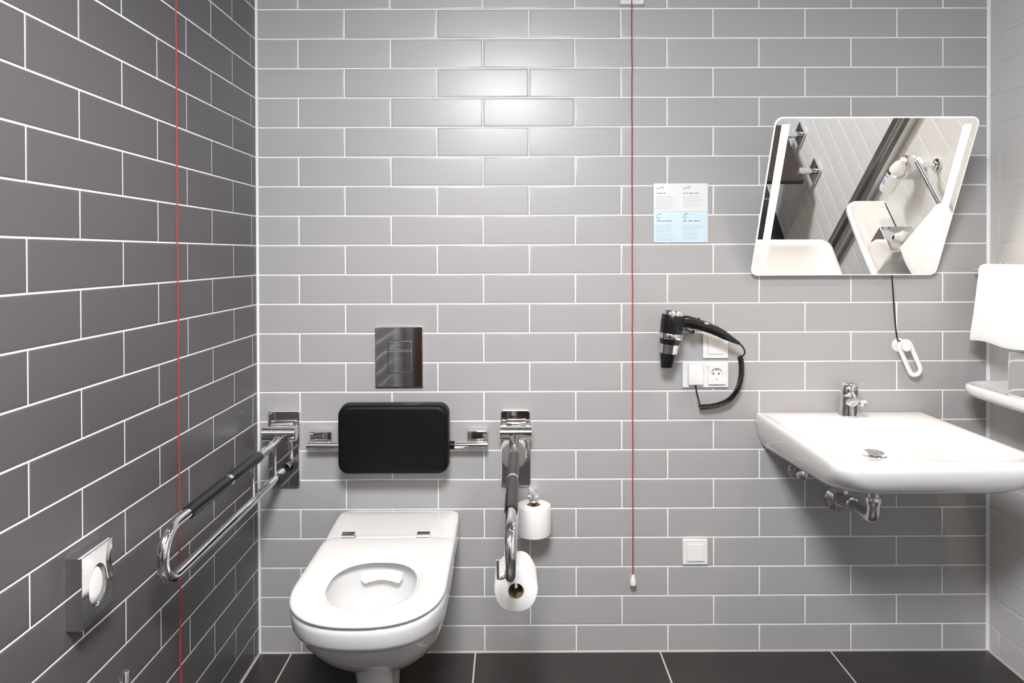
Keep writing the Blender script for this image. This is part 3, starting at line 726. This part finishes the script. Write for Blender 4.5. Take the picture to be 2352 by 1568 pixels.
ZR = 0.7880
rings = [
    srect(0.190, -0.0006, -0.440, 0.12, 0.692, 0.034),
    srect(0.214, -0.0006, -0.490, 0.118, 0.6935, 0.034),
    srect(0.240, -0.0006, -0.532, 0.105, 0.7010, 0.034),
    srect(0.2570, -0.0006, -0.556, 0.088, 0.7165, 0.029),
    srect(0.2680, -0.0006, -0.572, 0.068, 0.7390, 0.019),
    srect(0.2745, -0.0006, -0.580, 0.047, 0.7620, 0.008),
    srect(0.2755, -0.0006, -0.580, 0.044, 0.7750, 0.0),
    srect(0.2735, -0.0010, -0.577, 0.043, 0.7850, 0.0),
    srect(0.2690, -0.0030, -0.571, 0.043, ZR, 0.0),
    srect(0.2600, -0.0100, -0.560, 0.045, 0.7885, 0.0),
    srect(0.2480, -0.0930, -0.546, 0.055, 0.7860, 0.0, rb=0.03),
    srect(0.2380, -0.1060, -0.536, 0.065, 0.7780, 0.0, rb=0.04),
    srect(0.2150, -0.1180, -0.500, 0.085, 0.7550, 0.0, rb=0.05),
    srect(0.1700, -0.1350, -0.420, 0.090, 0.7320, 0.0, rb=0.06),
    srect(0.1000, -0.1600, -0.330, 0.070, 0.7180, 0.0, rb=0.06),
    srect(0.0400, -0.1950, -0.275, 0.035, 0.7120, 0.0, rb=0.035),
]
loft(bm, rings); basin = obj('basin', bm, M['ceramic'], t, angle=70)
bm = B(); lathe(bm, (1.9060, -0.236, 0.7125), (0, 0, 1), [(0, 0.034), (0.0015, 0.0345), (0.0025, 0.033), (0.0025, 0.028)], 36); dr = obj('drain_ring', bm, M['chrome'], t)
bm = B(); lathe(bm, (1.9060, -0.236, 0.7150), (0, 0, 1), [(0, 0.018), (0.004, 0.020), (0.007, 0.0265), (0.0085, 0.0265), (0.0110, 0.018), (0.0118, 0.006)], 36)
for v in bm.verts: v.co.z += (v.co.y + 0.236)*0.14
obj('drain_plug', bm, M['chrome'], t)

t = thing('faucet', 'chrome single-lever mixer tap on the back edge of the washbasin', 'tap', (1.9200, -0.052, 0.7885))
FX, FY, FZ = 1.9185, -0.052, 0.7865
bm = B(); lathe(bm, (FX, FY, FZ), (0, 0, 1), [(0, 0.0310), (0.002, 0.0318), (0.006, 0.0314), (0.030, 0.0275), (0.060, 0.0262), (0.068, 0.0255)], 36)
sp = smoothpath([(FX, FY-0.006, FZ+0.044), (FX, FY-0.035, FZ+0.055), (FX, FY-0.066, FZ+0.0640), (FX, FY-0.088, FZ+0.0660), (FX, FY-0.096, FZ+0.0655)], 6)
rings = []
for i, (p, tt, nn, bb) in enumerate(frames(sp)):
    f = i/(len(sp)-1); rv = 0.0170 - 0.0110*min(1, f*1.35); rh = 0.0200 - 0.0085*f
    rings.append([p + nn*rv*math.cos(2*PI*k/24) + bb*rh*math.sin(2*PI*k/24) for k in range(24)])
loft(bm, rings)
obj('body', bm, M['chrome'], t, angle=50)
bm = B(); lathe(bm, (FX, FY-0.083, FZ+0.0600), (0, 0, -1), [(0, 0.0100), (0.008, 0.0100), (0.009, 0.0090)], 20); obj('aerator', bm, M['chrome'], t)
bm = B()
lathe(bm, (FX, FY, FZ+0.0670), (0, -0.06, 1), [(0, 0.0250), (0.002, 0.0282), (0.018, 0.0285), (0.032, 0.0258), (0.041, 0.0190), (0.046, 0.0095), (0.047, 0.002)], 36)
lv = smoothpath([(FX, FY-0.006, FZ+0.105), (FX, FY-0.030, FZ+0.113), (FX, FY-0.060, FZ+0.1180), (FX, FY-0.085, FZ+0.1205)], 6)
fr = frames(lv); rings = []
for i, (p, tt, nn, bb) in enumerate(fr):
    f = i/(len(fr)-1); wx = 0.0125 - 0.003*f; hz_ = 0.0085 - 0.0055*f
    rings.append([p + nn*hz_*math.cos(2*PI*k/20) + bb*wx*math.sin(2*PI*k/20) for k in range(20)])
loft(bm, rings); obj('lever', bm, M['chrome'], t, angle=50)

t = thing('sink_trap', 'chrome drain pipe with round wall flange under the washbasin', 'drain pipe', (1.905, 0, 0.48))
bm = B(); tube(bm, [(1.9055, -0.232, 0.675), (1.9055, -0.232, 0.60), (1.9055, -0.232, 0.572)], 0.0160, 24); obj('tailpipe', bm, M['chrome'], t)
bm = B(); lathe(bm, (1.9055, -0.232, 0.5885), (0, 0, -1), [(0, 0.0165), (0.001, 0.0215), (0.008, 0.0235), (0.012, 0.0235), (0.022, 0.0205), (0.0225, 0.0175)], 28); obj('slip_nut', bm, M['chrome'], t)
pts = [(1.9055, -0.232, 0.580), (1.9055, -0.232, 0.552)]
for k in range(1, 11):
    a = PI/2*k/10; pts.append((1.9055 - 0.0*k, -0.232 + 0.030*(1-math.cos(a)), 0.552 - 0.030*math.sin(a)))
pts += [(1.9055, -0.17, 0.5210), (1.9055, -0.10, 0.5170), (1.9055, -0.04, 0.5110), (1.9055, -0.004, 0.5080)]
bm = B(); tube(bm, pts, 0.0186, 24); obj('elbow_pipe', bm, M['chrome'], t, angle=60)
bm = B(); lathe(bm, (1.9055, -0.0003, 0.5050), (0, -1, 0), [(0, 0.0430), (0.002, 0.0430), (0.008, 0.0380), (0.014, 0.0250), (0.020, 0.0215), (0.030, 0.0205)], 40); obj('wall_flange', bm, M['chrome'], t)
bm = B(); lathe(bm, (1.9055, -0.085, 0.5186), (0, -1, 0), [(0, 0.0190), (0.001, 0.0225), (0.018, 0.0225), (0.019, 0.0190)], 8); obj('pipe_nut', bm, M['chrome'], t)
t = thing('angle_valve', 'small chrome angle valve on the wall under the left side of the washbasin', 'valve', (1.767, 0, 0.57))
bm = B(); lathe(bm, (1.7670, -0.0003, 0.5990), (0, -1, 0), [(0, 0.0275), (0.003, 0.0270), (0.008, 0.0220), (0.009, 0.0120)], 32); obj('rosette', bm, M['chrome'], t)
bm = B(); lathe(bm, (1.7670, -0.008, 0.5990), (0, -1, 0), [(0, 0.0105), (0.018, 0.0105), (0.019, 0.0135), (0.034, 0.0140), (0.035, 0.011)], 24); obj('valve_body', bm, M['chrome'], t)
bm = B(); lathe(bm, (1.7670, -0.044, 0.5990), (0, -1, 0), [(0, 0.009), (0.004, 0.0175), (0.012, 0.0180), (0.018, 0.0150), (0.020, 0.008)], 12); obj('valve_knob', bm, M['chrome'], t)
bm = B(); tube(bm, smoothpath([(1.7670, -0.034, 0.605), (1.7680, -0.034, 0.640), (1.79, -0.05, 0.645), (1.86, -0.06, 0.640), (1.905, -0.055, 0.648), (1.908, -0.053, 0.657)], 8), 0.0048, 10); obj('supply_hose', bm, M['steel'], t)

# ------------------------------------------------------------------ towel rail, towel, shelf and what stands on it (right wall)
t = thing('towel_rail', 'chrome towel rail with round mounts on the white right wall', 'towel rail', (W, -0.30, 1.235))
RZ, RX = 1.2560, 2.3330
bm = B(); tube(bm, [(RX, -0.045, RZ), (RX, -0.30, RZ), (RX, -0.545, RZ)], 0.0080, 18); obj('bar', bm, M['chrome'], t)
for y in (-0.062, -0.528):
    bm = B(); lathe(bm, (W-0.0003, y, RZ), (-1, 0, 0), [(0, 0.0245), (0.007, 0.0245), (0.008, 0.0230), (0.0082, 0.0085), (0.064, 0.0085)], 32); obj('mount', bm, M['chrome'], t)
bm = B()    # folded towel: closed profile lofted along the rail
prof_n = 40
def towel_ring(f):
    y = -0.092 - 0.226*f
    s1 = 0.0022*math.sin(7*f+0.5); s2 = 0.002*math.sin(5*f+2)
    zf = 1.0340 + 0.004*math.sin(6*f) ; zb = 1.0550
    th = 0.0125
    o = [(2.2910+s1-0.008, zf), (2.2880+s1-0.007, zf+0.006), (2.2890+s1-0.005, zf+0.03), (2.2950+s1*0.6-0.002, 1.12), (2.3030+s1*0.3, 1.20), (2.3085, 1.240)]
    for k in range(9):
        a = PI - PI*k/8; o.append((RX + 0.0240*math.cos(a), RZ + 0.0010 + 0.0185*math.sin(a)))
    o += [(2.3590, 1.22), (2.3610+s2, 1.14), (2.3620+s2, zb+0.004), (2.3585+s2, zb), (2.3490+s2, zb+0.002), (2.3480, 1.14), (2.3455, 1.235)]
    for k in range(7):
        a = PI*k/6; o.append((RX + 0.0115*math.cos(a), RZ - 0.0015 + 0.0105*math.sin(a)))
    o += [(2.3200, 1.235), (2.3160, 1.18), (2.3080+s1*0.6, 1.12), (2.3010+s1, zf+0.03), (2.2990+s1, zf+0.002)]
    return [(x, y, z) for x, z in o]
def inset(r, k):
    cx = sum(p[0] for p in r)/len(r); cz = 1.15
    return [(p[0], p[1], p[2]) for p in r]
NF = 28
loft(bm, [towel_ring(k/NF) for k in range(NF+1)])
tw = tag(obj('towel', bm, M['towel'], None, angle=60), 'white folded terry towel hanging over the rail on the right wall', 'towel')

bm = B()    # ceramic shelf with raised rim
def shring(i, z):
    pts = []
    xo, y0, y1 = 2.2340 + i, -0.082 - i, -0.690 + i
    r0, r1 = 0.085, 0.055
    pts.append((W-0.0004, y0))
    for k in range(11):
        a = math.radians(90 + 90*k/10); pts.append((xo + r0 + r0*math.cos(a), y0 - r0 + r0*math.sin(a)))
    for k in range(1, 12):   # slight outward bow along the front
        f = k/12; pts.append((xo - 0.006*math.sin(PI*f), y0 - r0 + (y1 + r1 - y0 + r0)*f))
    for k in range(11):
        a = math.radians(180 + 90*k/10); pts.append((xo + r1 + r1*math.cos(a), y1 + r1 + r1*math.sin(a)))
    pts.append((W-0.0004, y1))
    return [(x, y, z) for x, y in pts]
loft(bm, [shring(0.034, 0.8650), shring(0.013, 0.8690), shring(0.003, 0.8800), shring(0.0, 0.8950), shring(0.0025, 0.9030), shring(0.008, 0.9055), shring(0.014, 0.9040), shring(0.020, 0.9000)])
shelf = tag(obj('shelf', bm, M['ceramic'], None, angle=60), 'white ceramic shelf with rounded corners on the right wall under the towel', 'shelf')

t = thing('tissue_box', 'square chrome tissue box on the white shelf', 'tissue box', (2.313, -0.370, 0.9003))
bm = B()
x0, x1, y0, y1, z0, z1 = 2.2500, 2.3760, -0.4330, -0.3070, 0.9004, 1.0260
c = ((x0+x1)/2, (y0+y1)/2)
o_ = radial(rrect(c[0], c[1], 0.063, 0.063, 0.003, 5), c, 64)
e_ = [(c[0] + 0.036*math.cos(2*PI*k/64), c[1] + 0.022*math.sin(2*PI*k/64)) for k in range(64)]
sc = lambda P, s: [(c[0]+(a-c[0])*s, c[1]+(b-c[1])*s) for a, b in P]
loft(bm, [[(a, b, z0) for a, b in o_], [(a, b, z1-0.0015) for a, b in o_], [(a, b, z1) for a, b in sc(o_, 0.975)], [(a, b, z1) for a, b in e_], [(a, b, z1-0.03) for a, b in e_]])
obj('case', bm, M['chrome'], t, angle=30)
bm = B()
rings = []
for z, sx_, sy_, tw_ in ((0.998, 0.030, 0.018, 0), (1.026, 0.028, 0.015, 0.2), (1.038, 0.033, 0.018, 0.5), (1.046, 0.036, 0.016, 0.9), (1.054, 0.024, 0.010, 1.3), (1.060, 0.008, 0.004, 1.6)):
    rings.append([(c[0] + sx_*math.cos(2*PI*k/32)*(1+0.18*math.sin(5*2*PI*k/32+tw_)), c[1] + sy_*math.sin(2*PI*k/32)*(1+0.25*math.sin(4*2*PI*k/32+tw_)), z + 0.004*math.sin(3*2*PI*k/32+tw_)) for k in range(32)])
loft(bm, rings); obj('tissue', bm, M['paper'], t)

t = thing('soap_dispenser', 'white soap bottle in a chrome wall holder, seen in the mirror', 'soap dispenser', (2.33, -0.60, 1.03))
bm = B(); lathe(bm, (2.3240, -0.605, 1.0500), (0, 0, 1), [(0, 0.022), (0.003, 0.027), (0.012, 0.029), (0.110, 0.029), (0.135, 0.024), (0.148, 0.013), (0.165, 0.012), (0.166, 0.006)], 32); b_ = obj('bottle', bm, M['white_plastic'], t)
bm = B()
for z in (1.09, 1.102, 1.125): box(bm, (2.2935, -0.618, z), (2.2950, -0.596, z+0.004))
obj('print', bm, M['bottle_blue'], b_, smooth=False)
bm = B(); box(bm, (2.3400, -0.640, 1.140), (W-0.0003, -0.570, 1.205), 0.003)
lathe(bm, (2.3240, -0.605, 1.1440), (0, 0, 1), [(0, 0.0300), (0, 0.0335), (0.012, 0.0335), (0.012, 0.0300), (0, 0.0300)], 32, cap=False); obj('holder', bm, M['chrome'], t)

t = thing('shower_seat', 'dark folding shower seat with two chrome wall mounts, seen in the mirror', 'shower seat', (2.20, -1.41, 0.45))
for y in (-1.550, -1.265):
    bm = B(); box(bm, (W-0.014, y-0.050, 0.475), (W-0.0003, y+0.050, 0.575), 0.003); obj('mount_plate', bm, M['chrome'], t)
    bm = B(); lathe(bm, (W-0.013, y, 0.525), (-1, 0, 0), [(0, 0.016), (0.040, 0.016), (0.041, 0.019), (0.078, 0.019), (0.079, 0.015)], 24); obj('mount_arm', bm, M['chrome'], t)
bm = B(); box(bm, (1.960, -1.635, 0.495), (2.330, -1.195, 0.525), 0.012); obj('seat_board', bm, M['seat_dark'], t)

# ------------------------------------------------------------------ lamps
def area(name, loc, sx_, sy_, power, col, par, rot=(0, 0, 0), spread=PI):
    l = bpy.data.lights.new(name, 'AREA'); l.shape = 'RECTANGLE'; l.size = sx_; l.size_y = sy_; l.energy = power; l.color = col; l.spread = spread
    o = bpy.data.objects.new(name, l); COL.objects.link(o); o.parent = par; o.location = Vector(loc) - world_loc(par); o.rotation_euler = rot
    return o
t = thing('added_key_lamp', 'added round lamp out of view, standing in for the key light', 'lamp', (0.80, -2.15, CEIL))  # added drum standing in for a flash-like key light; lit sides brighten the upper wall
bm = B(); lathe(bm, (0.80, -2.15, CEIL-0.0005), (0, 0, -1), [(0, 0.285), (0.014, 0.285), (0.015, 0.280)], 64); obj('key_lamp_base', bm, M['white_plastic'], t)
bm = B(); lathe(bm, (0.80, -2.15, CEIL-0.0155), (0, 0, -1), [(0, 0.262), (0.001, 0.270), (0.070, 0.270), (0.086, 0.264), (0.096, 0.248), (0.100, 0.225)], 64); obj('diffuser', bm, M['lamp'], t)
for x in (0.68, 1.88):
    t = thing('ceiling_downlight', 'small round warm ceiling spot above the %s' % ('toilet' if x < 1 else 'washbasin'), 'lamp', (x, -0.95, CEIL), 'warm ceiling spots')
    bm = B(); lathe(bm, (x, -0.95, CEIL-0.0004), (0, 0, -1), [(0, 0.045), (0.003, 0.045), (0.005, 0.040), (0.005, 0.030), (0.001, 0.030)], 36); obj('trim_ring', bm, M['chrome_soft'], t)
    bm = B(); lathe(bm, (x, -0.95, CEIL-0.0012), (0, 0, -1), [(0, 0.0295), (0.002, 0.0295)], 32); obj('lens', bm, M['lamp_warm'], t)
    l = bpy.data.lights.new('spot', 'SPOT'); l.energy = 32; l.color = (1.0, 0.75, 0.54); l.spot_size = math.radians(115); l.spot_blend = 0.6; l.shadow_soft_size = 0.03
    o = bpy.data.objects.new('spot_light', l); COL.objects.link(o); o.parent = t; o.location = (0, 0, -0.012)

w = bpy.data.worlds.new('World'); scene.world = w; w.use_nodes = True
w.node_tree.nodes['Background'].inputs['Color'].default_value = (0.02, 0.02, 0.02, 1)
w.node_tree.nodes['Background'].inputs['Strength'].default_value = 0.0

# ------------------------------------------------------------------ camera
F, PPY = 1618.485, 596.937
yaw, pitch, roll = 0.00239, -0.00786, -0.00335
cy, sy, cp_, sp_, cr, sr = math.cos(yaw), math.sin(yaw), math.cos(pitch), math.sin(pitch), math.cos(roll), math.sin(roll)
fw = Vector((sy*cp_, cy*cp_, sp_)); rt = Vector((cy, -sy, 0)); up = rt.cross(fw)
r2 = rt*cr + up*sr; u2 = up*cr - rt*sr
cam = bpy.data.cameras.new('Camera'); co = bpy.data.objects.new('Camera', cam); COL.objects.link(co)
cam.sensor_fit = 'HORIZONTAL'; cam.sensor_width = 36.0; cam.lens = 36.0*F/2352
cam.shift_y = -(784 - PPY)/2352; cam.clip_start = 0.02
m = Matrix((r2, u2, -fw)).transposed().to_4x4(); m.translation = Vector((0.83101, -2.31325, 1.3098)); co.matrix_world = m
scene.camera = co

scene.view_settings.view_transform = 'Standard'; scene.view_settings.look = 'None'
scene.view_settings.gamma = 1.0; scene.view_settings.use_curve_mapping = False
scene.view_settings.exposure = 0.0
scene.cycles.use_denoising = True
scene.cycles.max_bounces = 6; scene.cycles.diffuse_bounces = 3; scene.cycles.glossy_bounces = 4
scene.cycles.sample_clamp_indirect = 6.0
scene.cycles.use_adaptive_sampling = True; scene.cycles.adaptive_threshold = 0.04
